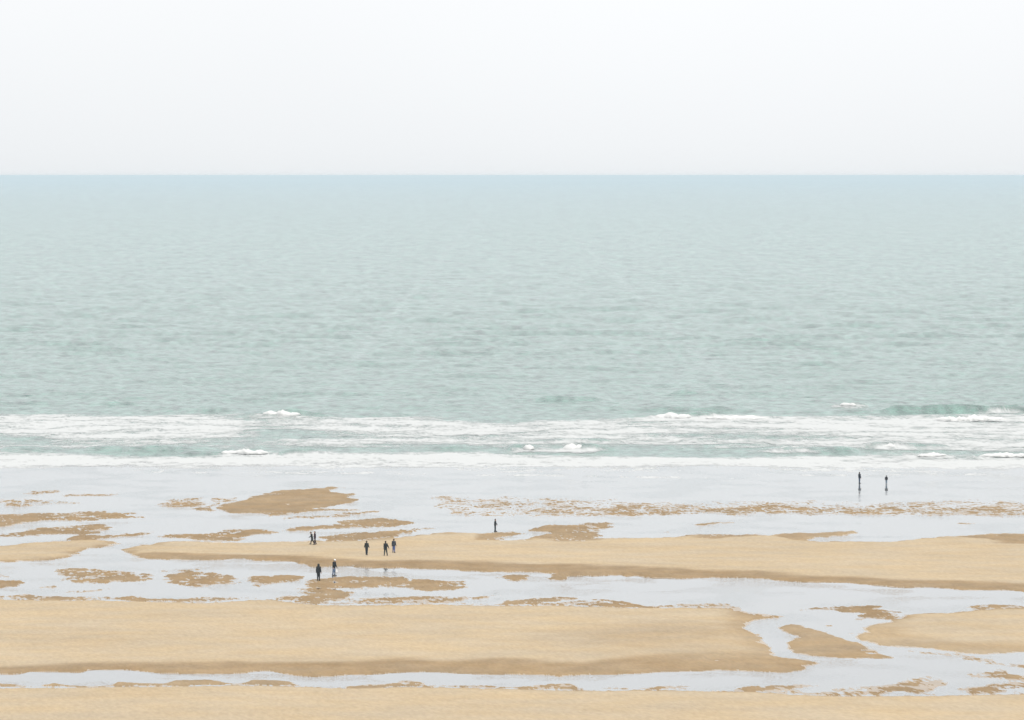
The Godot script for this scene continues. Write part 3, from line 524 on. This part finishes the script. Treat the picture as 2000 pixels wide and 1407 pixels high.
# a closed skin round tapered bones [from, to, radius, radius], joined smoothly over k metres; cuts are planes [normal, offset] that trim it
func skin(bones: Array, k: float, cell: float, cuts: Array = []) -> ArrayMesh:
	var lo := Vector3.INF; var hi := -Vector3.INF
	for b in bones:
		var r: float = maxf(b[2], b[3])
		lo = lo.min((b[0] as Vector3).min(b[1]) - Vector3.ONE * r); hi = hi.max((b[0] as Vector3).max(b[1]) + Vector3.ONE * r)
	lo -= Vector3.ONE * cell * 2.3; hi += Vector3.ONE * cell * 2.3
	var n := Vector3i(((hi - lo) / cell).ceil()) + Vector3i.ONE
	var f := PackedFloat32Array(); f.resize(n.x * n.y * n.z); f.fill(0.5)
	for b in bones:
		var p: Vector3 = b[0]; var q: Vector3 = b[1]; var ra: float = b[2]; var rb: float = b[3]
		var pad := Vector3.ONE * (maxf(ra, rb) + k + 2 * cell)
		var u := Vector3i(((p.min(q) - pad - lo) / cell).floor()).clamp(Vector3i.ZERO, n - Vector3i.ONE)
		var v := Vector3i(((p.max(q) + pad - lo) / cell).ceil()).clamp(Vector3i.ZERO, n - Vector3i.ONE)
		var pq := q - p; var len2 := maxf(pq.length_squared(), 1e-9)
		for z in range(u.z, v.z + 1):
			for y in range(u.y, v.y + 1):
				for x in range(u.x, v.x + 1):
					var at := lo + Vector3(x, y, z) * cell - p
					var t := clampf(at.dot(pq) / len2, 0, 1)
					var d := (at - pq * t).length() - lerpf(ra, rb, t)
					var i := (z * n.y + y) * n.x + x
					var h := maxf(k - absf(f[i] - d), 0) / k
					f[i] = minf(f[i], d) - h * h * k * 0.25
	for c in cuts:
		for z in n.z:
			for y in n.y:
				for x in n.x:
					var i := (z * n.y + y) * n.x + x
					f[i] = maxf(f[i], (lo + Vector3(x, y, z) * cell).dot(c[0]) - float(c[1]))
	var verts := PackedVector3Array(); var normals := PackedVector3Array(); var index := PackedInt32Array()
	var id := PackedInt32Array(); id.resize(f.size()); id.fill(-1)
	var step := [1, n.x, n.x * n.y]
	for z in n.z - 1:
		for y in n.y - 1:
			for x in n.x - 1:
				var i := (z * n.y + y) * n.x + x
				var inside := 0
				for c in 8:
					if f[i + (c & 1) + (c >> 1 & 1) * n.x + (c >> 2) * n.x * n.y] < 0: inside += 1
				if inside == 0 or inside == 8: continue
				var sum := Vector3.ZERO; var cnt := 0
				for axis in 3:
					for c in 4:
						var o := [0, 0, 0]
						o[(axis + 1) % 3] = c & 1; o[(axis + 2) % 3] = c >> 1
						var i0: int = i + o[0] + o[1] * n.x + o[2] * n.x * n.y
						var f0 := f[i0]; var f1 := f[i0 + step[axis]]
						if (f0 < 0) != (f1 < 0):
							var w := Vector3(o[0], o[1], o[2]); w[axis] += f0 / (f0 - f1)
							sum += w; cnt += 1
				id[i] = verts.size()
				verts.append(lo + (Vector3(x, y, z) + sum / cnt) * cell)
				var far: int = i + 1 + n.x + n.x * n.y
				normals.append(Vector3(f[i + 1] - f[i] + f[far] - f[far - 1], f[i + n.x] - f[i] + f[far] - f[far - n.x], f[i + n.x * n.y] - f[i] + f[far] - f[far - n.x * n.y]).normalized())
	for z in range(1, n.z - 1):
		for y in range(1, n.y - 1):
			for x in range(1, n.x - 1):
				var i := (z * n.y + y) * n.x + x
				for axis in 3:
					var a := f[i] < 0
					if a == (f[i + step[axis]] < 0): continue
					var s1: int = step[(axis + 1) % 3]; var s2: int = step[(axis + 2) % 3]
					var q := [id[i], id[i - s1], id[i - s1 - s2], id[i - s2]]
					if a: index.append_array([q[0], q[2], q[1], q[0], q[3], q[2]])
					else: index.append_array([q[0], q[1], q[2], q[0], q[2], q[3]])
	var m := ArrayMesh.new()
	surface(verts, normals, PackedColorArray(), index, m, null)
	return m

var head_mesh: ArrayMesh
var hand_mesh: ArrayMesh

func cloth(c: Color) -> StandardMaterial3D:
	return mat(0.9, 0.25, false, c)

func person(at: Vector2, tall: float, turn: float, pose: Dictionary, look: Dictionary, label: String, group := "") -> Node3D:
	var o := Node3D.new()
	o.name = "person"
	var count := 0
	for c in get_children():
		if str(c.name).begins_with("person"): count += 1
	if count: o.name = "person_%03d" % count
	tag(o, label, "person", group)
	add_child(o)
	var lean := deg_to_rad(pose.get("lean", 0.0))
	var up := Vector3(0, cos(lean), sin(lean)); var ahead := Vector3(0, -sin(lean), cos(lean))
	var pelvis := Vector3(0, 0.93, 0)
	var chest := pelvis + up * 0.38; var neck := pelvis + up * 0.55
	var nod := deg_to_rad(pose.get("nod", 0.0)) + lean * 0.4
	var head := Transform3D(Basis(Vector3.RIGHT, nod) * Basis(Vector3.UP, deg_to_rad(pose.get("look", 0.0))), neck + Vector3(0, 0.145 * cos(nod), 0.145 * sin(nod) + 0.015))
	var body := [[pelvis, chest, 0.11, 0.12], [chest, neck, 0.10, 0.055], [neck, head.origin, 0.052, 0.055]]
	var coat := [[pelvis + Vector3(-0.065, -0.03, 0), chest + Vector3(-0.07, 0, 0), 0.135, 0.135], [pelvis + Vector3(0.065, -0.03, 0), chest + Vector3(0.07, 0, 0), 0.135, 0.135], [chest + up * 0.04, neck - up * 0.03, 0.14, 0.08]]
	var legs := [[pelvis + Vector3(-0.05, 0, 0), pelvis + Vector3(0.05, 0, 0), 0.125, 0.125]]
	var hands := []; var feet := []
	for s in [-1, 1]:
		var side := "left" if s > 0 else "right"   # seen from behind the face: +x is the figure's left when it looks along +z
		var arm: Array = pose.get(side + "_arm", [4, 7, 12])   # swing forward, out, elbow bend
		var shoulder := chest + up * 0.10 + Vector3(s * 0.175, 0, 0)
		var sw := deg_to_rad(arm[0]) ; var out := deg_to_rad(arm[1]); var el := deg_to_rad(arm[0] + arm[2])
		var elbow := shoulder + 0.29 * Vector3(s * sin(out), -cos(sw) * cos(out), sin(sw) * cos(out))
		var low := Vector3(s * sin(out) * 0.8, -cos(el) * cos(out), sin(el) * cos(out)).normalized()
		var wrist := elbow + 0.26 * low
		body += [[chest + up * 0.08, shoulder, 0.08, 0.055], [shoulder, elbow, 0.052, 0.042], [elbow, wrist, 0.042, 0.028], [wrist, wrist + low * 0.03, 0.028, 0.026]]
		coat += [[chest + up * 0.09, shoulder, 0.09, 0.075], [shoulder, elbow, 0.078, 0.066], [elbow, wrist - low * 0.01, 0.066, 0.048]]
		hands.append([wrist + low * 0.015, low, s])
		var leg: Array = pose.get(side + "_leg", [0, 3, 2])   # swing forward, out, knee bend
		var hip := pelvis + Vector3(s * 0.085, -0.04, 0)
		var th := deg_to_rad(leg[0]); var sp := deg_to_rad(leg[1]); var sh := deg_to_rad(leg[0] - leg[2])
		var knee := hip + 0.42 * Vector3(s * sin(sp), -cos(th) * cos(sp), sin(th) * cos(sp))
		var ankle := knee + 0.40 * Vector3(s * sin(sp), -cos(sh) * cos(sp), sin(sh) * cos(sp))
		var tip := deg_to_rad(clampf(leg[0] - leg[2], -35, 12))
		var toe := ankle + 0.19 * Vector3(s * 0.15, sin(tip), cos(tip)) - Vector3(0, 0.045, 0)
		body += [[hip, knee, 0.085, 0.055], [knee, ankle, 0.055, 0.036], [ankle, toe, 0.036, 0.026]]
		legs += [[hip, knee, 0.108, 0.078], [knee, ankle + Vector3(0, 0.03, 0), 0.078, 0.066]]
		feet.append([ankle + Vector3(0, -0.03, -0.05), toe])
	var low_y := INF
	for f in feet: low_y = minf(low_y, minf(f[0].y, f[1].y) - 0.047)
	# body: trunk and limbs, then the head and the hands at their finer grain, all one mesh
	var st := SurfaceTool.new()
	st.begin(Mesh.PRIMITIVE_TRIANGLES)
	st.append_from(skin(body, 0.05, 0.03), 0, Transform3D())
	st.append_from(head_mesh, 0, head)
	for h in hands:
		var y: Vector3 = -h[1]
		var x: Vector3 = Vector3(1, 0, 0); x = (x - y * x.dot(y)).normalized()
		st.append_from(hand_mesh, 0, Transform3D(Basis(x * float(-h[2]), y, x.cross(y)), h[0]))
	var skin_mat := mat(0.6, 0.4, false, look.get("skin", Color(0.42, 0.26, 0.19)))
	var put := func(called: String, mesh: Mesh, m: Material) -> void:
		var part := instance(called, mesh, o)
		part.material_override = m
		part.position.y = -low_y
	put.call("body", st.commit(), skin_mat)
	put.call("jacket", skin(coat, 0.05, 0.03, [[Vector3(0, -1, 0), -(pelvis.y - look.get("hem", 0.12))]]), cloth(look.jacket))
	put.call("trousers", skin(legs, 0.05, 0.03), cloth(look.trousers))
	for f in feet: put.call("shoe", skin([[f[0], f[1], 0.052, 0.045], [f[0] + Vector3(0, 0.05, 0), f[0], 0.05, 0.052]], 0.03, 0.02), cloth(look.get("shoes", Color(0.02, 0.02, 0.022))))
	var top := []
	var kind: String = look.get("head", "hair")
	if kind == "hood":
		top = [[head * Vector3(0, 0.035, -0.025), head * Vector3(0, -0.06, -0.035), 0.128, 0.115], [head * Vector3(0, -0.06, -0.03), neck, 0.11, 0.12]]
	elif kind == "cap":
		top = [[head * Vector3(0, 0.055, -0.015), head * Vector3(0, 0.06, 0.0), 0.112, 0.108], [head * Vector3(-0.03, 0.05, 0.08), head * Vector3(0.03, 0.05, 0.13), 0.022, 0.018]]
	else:
		top = [[head * Vector3(0, 0.05, -0.02), head * Vector3(0, -0.03, -0.05), 0.107, 0.09]]
	put.call({"hood": "hood", "cap": "cap"}.get(kind, "hair"), skin(top, 0.03, 0.018, [[head.basis.z, head.basis.z.dot(head * Vector3(0, 0, 0.055))]] if kind != "cap" else []), cloth(look.get("top", Color(0.03, 0.02, 0.015))))
	if kind == "cap": put.call("hair", skin([[head * Vector3(0, 0.02, -0.03), head * Vector3(0, -0.04, -0.05), 0.10, 0.08]], 0.03, 0.018, [[head.basis.z, head.basis.z.dot(head * Vector3(0, 0, 0.02))]]), cloth(Color(0.05, 0.04, 0.03)))
	o.scale = Vector3.ONE * (tall / 1.75)
	o.rotation_degrees.y = turn
	o.position = Vector3(at.x, maxf(sand_height(at.x, at.y), -0.015) - 0.006, -at.y * DEPTH)
	return o

func build_people() -> void:
	head_mesh = skin([[Vector3(0, 0.035, -0.012), Vector3(0, 0.03, 0.012), 0.096, 0.09], [Vector3(0, -0.02, 0.03), Vector3(0, -0.085, 0.045), 0.068, 0.045], [Vector3(0, 0.015, 0.095), Vector3(0, -0.025, 0.115), 0.010, 0.016],
		[Vector3(-0.03, 0.03, 0.098), Vector3(-0.024, 0.03, 0.1), 0.008, 0.008], [Vector3(0.03, 0.03, 0.098), Vector3(0.024, 0.03, 0.1), 0.008, 0.008], [Vector3(-0.022, -0.055, 0.09), Vector3(0.022, -0.055, 0.09), 0.010, 0.010],
		[Vector3(-0.09, 0.02, 0), Vector3(-0.088, -0.025, 0.005), 0.018, 0.012], [Vector3(0.09, 0.02, 0), Vector3(0.088, -0.025, 0.005), 0.018, 0.012]], 0.015, 0.01)
	var fingers := [[Vector3(-0.022, 0, 0), Vector3(-0.024, -0.075, 0), 0.02, 0.017], [Vector3(0.02, 0, 0), Vector3(0.022, -0.072, 0), 0.02, 0.017], [Vector3(0, 0, 0), Vector3(0, -0.075, 0), 0.02, 0.018]]
	for k in 4:
		var x := -0.033 + 0.022 * k; var l: float = [0.062, 0.076, 0.070, 0.054][k]
		var a := Vector3(x, -0.082, 0); var b := a + Vector3(x * 0.1, -l * 0.55, 0.008); var c := b + Vector3(0, -l * 0.42, 0.022)
		fingers += [[a, b, 0.0095, 0.009], [b, c, 0.009, 0.0078]]
	fingers += [[Vector3(-0.03, -0.025, 0.004), Vector3(-0.056, -0.06, 0.016), 0.013, 0.0105], [Vector3(-0.056, -0.06, 0.016), Vector3(-0.058, -0.092, 0.024), 0.0105, 0.009]]
	hand_mesh = skin(fingers, 0.004, 0.006)
	var black := Color(0.012, 0.013, 0.015); var navy := Color(0.014, 0.018, 0.028); var grey := Color(0.03, 0.034, 0.042)
	person(Vector2(-20.99, 369.33), 1.80, 172, {"left_leg": [4, 1, 6], "right_leg": [-2, 1, 3], "left_arm": [6, 9, 20], "right_arm": [2, 9, 18]}, {"jacket": black, "trousers": black, "head": "hood", "top": black, "hem": 0.16}, "person all in black with hood up, nearest to the wide sand bar", "people walking on the beach")
	person(Vector2(-19.59, 374.54), 1.80, 55, {"lean": 5, "nod": 22, "left_leg": [5, 2, 6], "right_leg": [-3, 2, 5], "left_arm": [10, 6, 15], "right_arm": [2, 6, 8]}, {"jacket": black, "trousers": Color(0.10, 0.14, 0.22), "head": "cap", "top": Color(0.62, 0.62, 0.62), "hem": 0.14}, "person in white cap, black jacket and blue jeans at the runnel's edge", "people walking on the beach")
	person(Vector2(-23.78, 405.19), 1.52, -82, {"lean": 14, "nod": 14, "left_leg": [19, 2, 8], "right_leg": [-16, 2, 10], "left_arm": [22, 6, 35], "right_arm": [-8, 6, 20]}, {"jacket": black, "trousers": black, "top": Color(0.05, 0.03, 0.02)}, "person in black leaning forward, left one of the close couple", "people walking on the beach")
	person(Vector2(-23.45, 405.19), 1.55, -70, {"lean": 3, "left_leg": [9, 2, 4], "right_leg": [-10, 2, 6], "left_arm": [12, 4, 12], "right_arm": [-6, 4, 10]}, {"jacket": Color(0.03, 0.012, 0.02), "trousers": Color(0.05, 0.035, 0.04), "hem": 0.3}, "person in long dark coat, right one of the close couple", "people walking on the beach")
	person(Vector2(-16.81, 393.72), 1.60, 176, {"left_leg": [8, -1, 6], "right_leg": [-8, -1, 8], "left_arm": [8, 13, 40], "right_arm": [4, 13, 40]}, {"jacket": Color(0.018, 0.02, 0.019), "trousers": navy, "skin": Color(0.3, 0.15, 0.1)}, "person in black jacket and dark trousers, leftmost of the three standing together", "people walking on the beach")
	person(Vector2(-14.60, 393.19), 1.66, 168, {"left_leg": [2, 5, 2], "right_leg": [-2, 9, 2], "left_arm": [2, 4, 8], "right_arm": [6, 24, 4]}, {"jacket": black, "trousers": Color(0.015, 0.022, 0.022)}, "person in black with legs apart and one arm held out", "people walking on the beach")
	person(Vector2(-13.75, 396.12), 1.60, 170, {"left_leg": [3, 2, 3], "right_leg": [-2, 2, 3], "left_arm": [5, 11, 30], "right_arm": [3, 10, 30]}, {"jacket": grey, "trousers": Color(0.06, 0.085, 0.21), "top": Color(0.05, 0.025, 0.02)}, "person in dark grey jacket and bright blue jeans", "people walking on the beach")
	person(Vector2(-2.09, 421.25), 1.54, 78, {"lean": 2, "nod": 6, "left_leg": [4, 1, 3], "right_leg": [0, 1, 3], "left_arm": [16, 3, 25], "right_arm": [10, 3, 22]}, {"jacket": black, "trousers": Color(0.016, 0.022, 0.024)}, "lone dark person in profile on the far edge of the upper bar", "people walking on the beach")
	person(Vector2(49.70, 487.25), 1.58, 130, {"left_leg": [2, 0, 2], "right_leg": [-2, 0, 2], "left_arm": [6, 10, 30], "right_arm": [4, 4, 20]}, {"jacket": navy, "trousers": Color(0.05, 0.07, 0.11), "hem": 0.2}, "taller of the two people standing in the mirror-like shallows", "people walking on the beach")
	person(Vector2(53.37, 485.63), 1.26, 175, {"left_leg": [2, 0, 2], "right_leg": [-2, 0, 2], "left_arm": [6, 12, 40], "right_arm": [6, 12, 40]}, {"jacket": Color(0.016, 0.015, 0.02), "trousers": Color(0.13, 0.17, 0.22), "hem": 0.2}, "shorter of the two people standing in the mirror-like shallows", "people walking on the beach")
	build_bag(); build_backpack(); build_stick()

func tube(points: Array, radius: float) -> Array:
	var out := []
	for i in points.size() - 1: out.append([points[i], points[i + 1], radius, radius])
	return out

func build_bag() -> void:
	var o := Node3D.new()
	o.name = "carrier_bag"
	tag(o, "white carrier bag hanging beside the blue jeans of the person in white cap", "bag")
	add_child(o)
	var white := cloth(Color(0.55, 0.54, 0.53))
	var sack := []
	for s in [-1, 1]: sack += [[Vector3(s * 0.08, 0.07, 0), Vector3(s * 0.06, 0.30, 0), 0.065, 0.04], [Vector3(s * 0.03, 0.06, 0.01), Vector3(s * 0.02, 0.28, 0), 0.07, 0.05]]
	instance("sack", skin(sack, 0.05, 0.02), o).material_override = white
	for s in [-1, 1]:
		instance("handle", skin(tube([Vector3(-0.06, 0.30, s * 0.03), Vector3(-0.03, 0.42, s * 0.015), Vector3(0.03, 0.42, s * 0.015), Vector3(0.06, 0.30, s * 0.03)], 0.012), 0.01, 0.012), o).material_override = white
	var by := Vector2(-19.59, 374.54)
	o.position = Vector3(by.x + 0.3, 0.34, -by.y * DEPTH + 0.25)
	o.rotation_degrees.y = 20

func build_backpack() -> void:
	var o := Node3D.new()
	o.name = "backpack"
	tag(o, "white backpack on the leaning person of the close couple", "backpack")
	add_child(o)
	var white := cloth(Color(0.58, 0.58, 0.58))
	instance("sack", skin([[Vector3(-0.07, 0.06, 0), Vector3(-0.06, 0.34, 0.0), 0.085, 0.075], [Vector3(0.07, 0.06, 0), Vector3(0.06, 0.34, 0), 0.085, 0.075], [Vector3(0, 0.08, -0.06), Vector3(0, 0.18, -0.06), 0.075, 0.07]], 0.05, 0.022), o).material_override = white
	for s in [-1, 1]:
		instance("strap", skin(tube([Vector3(s * 0.09, 0.36, 0.05), Vector3(s * 0.11, 0.42, 0.14), Vector3(s * 0.12, 0.30, 0.25), Vector3(s * 0.10, 0.12, 0.16), Vector3(s * 0.08, 0.08, 0.06)], 0.016), 0.01, 0.012), o).material_override = white
	var by := Vector2(-23.78, 405.19)
	o.position = Vector3(by.x + 0.12, 1.0 + sand_height(by.x, by.y), -by.y * DEPTH)
	o.rotation_degrees = Vector3(0, -82, 0)

func build_stick() -> void:
	var m := skin([[Vector3(-0.26, 0.02, 0), Vector3(-0.05, 0.045, 0.05), 0.025, 0.04], [Vector3(-0.05, 0.045, 0.05), Vector3(0.22, 0.03, -0.02), 0.04, 0.022], [Vector3(0.0, 0.04, 0.04), Vector3(0.08, 0.10, 0.10), 0.022, 0.012]], 0.02, 0.012)
	var o := instance("driftwood", m)
	o.material_override = cloth(Color(0.06, 0.042, 0.03))
	tag(o, "short dark piece of driftwood on wet sand below the hooded person", "driftwood")
	var by := Vector2(-20.49, 361.55)
	o.position = Vector3(by.x, sand_height(by.x, by.y) - 0.005, -by.y * DEPTH)

func _ready() -> void:
	noise.noise_type = FastNoiseLite.TYPE_SIMPLEX_SMOOTH
	noise.frequency = 1.0
	noise.fractal_type = FastNoiseLite.FRACTAL_NONE
	noise.seed = 7
	var camera := Camera3D.new()
	camera.name = "camera"
	camera.fov = 8.048
	camera.position = Vector3(0, 44, 0)
	camera.rotation_degrees = Vector3(-2.0646, 0, 0)
	camera.near = 1.0
	camera.far = 120000.0
	camera.current = true
	add_child(camera)
	var world := WorldEnvironment.new()
	var e := Environment.new()
	e.background_mode = Environment.BG_SKY
	var sky := ProceduralSkyMaterial.new()
	sky.sky_top_color = Color(0.381, 0.386, 0.392).linear_to_srgb()
	sky.sky_horizon_color = Color(0.317, 0.325, 0.333).linear_to_srgb()
	sky.sky_curve = 0.022
	sky.ground_horizon_color = sky.sky_horizon_color
	sky.ground_bottom_color = sky.sky_horizon_color
	sky.sun_angle_max = 0.0
	var n := FastNoiseLite.new()
	n.seed = 21; n.frequency = 0.02; n.fractal_octaves = 4
	var veil := n.get_seamless_image(1024, 512)
	var cover := Image.create(1024, 512, false, Image.FORMAT_RGBA8)
	for y in 512:
		for x in 1024: cover.set_pixel(x, y, Color(1, 1, 1, veil.get_pixel(x, y).r))
	sky.sky_cover = ImageTexture.create_from_image(cover)
	sky.sky_cover_modulate = Color(1, 1, 1, 0.022)
	e.sky = Sky.new()
	e.sky.sky_material = sky
	e.tonemap_mode = Environment.TONE_MAPPER_LINEAR
	e.tonemap_exposure = 2.6
	e.fog_enabled = true
	e.fog_density = 0.00009
	e.fog_light_color = Color(0.885, 0.962, 0.998)
	e.sdfgi_enabled = true
	e.ssao_enabled = true
	e.ssil_enabled = true
	world.environment = e
	add_child(world)
	var sun := DirectionalLight3D.new()
	sun.name = "sun"
	sun.light_energy = 0.5
	sun.light_color = Color(1.0, 0.985, 0.96)
	sun.light_angular_distance = 70.0
	sun.rotation_degrees = Vector3(-60, 24, 0)
	sun.shadow_enabled = true
	sun.sky_mode = DirectionalLight3D.SKY_MODE_LIGHT_ONLY
	add_child(sun)

	build_beach(mat(0.9, 0.08), mat(0.3, 0.55))
	var water := mat(0.05, 0.7, false, Color(0.125, 0.130, 0.131))
	water.normal_enabled = true
	water.normal_texture = ripples()
	water.normal_scale = 0.32
	water.uv1_triplanar = true
	water.uv1_world_triplanar = true
	water.uv1_scale = Vector3.ONE / 90.0
	var pm := PlaneMesh.new()
	pm.size = Vector2(6000, 600)
	pm.material = water
	var pool := instance("tidal_water", pm)
	pool.position = Vector3(0, 0, -517)
	tag(pool, "still sheet of shallow water mirroring the sky between the sand bars", "water", "", "structure")
	var foam := mat(0.8, 0.3)
	foam.transparency = BaseMaterial3D.TRANSPARENCY_ALPHA
	var sea := mat(0.12, 0.5)
	sea.normal_enabled = true
	sea.normal_texture = chop()
	sea.normal_scale = 2.3
	sea.uv1_triplanar = true
	sea.uv1_world_triplanar = true
	sea.uv1_scale = Vector3(1.0 / 83.0, 1.0 / 83.0, 1.0 / 61.0)
	build_sea(sea, foam)
	build_rolls(mat(0.85, 0.3, false, Color(0.505, 0.507, 0.504)))
	build_people()
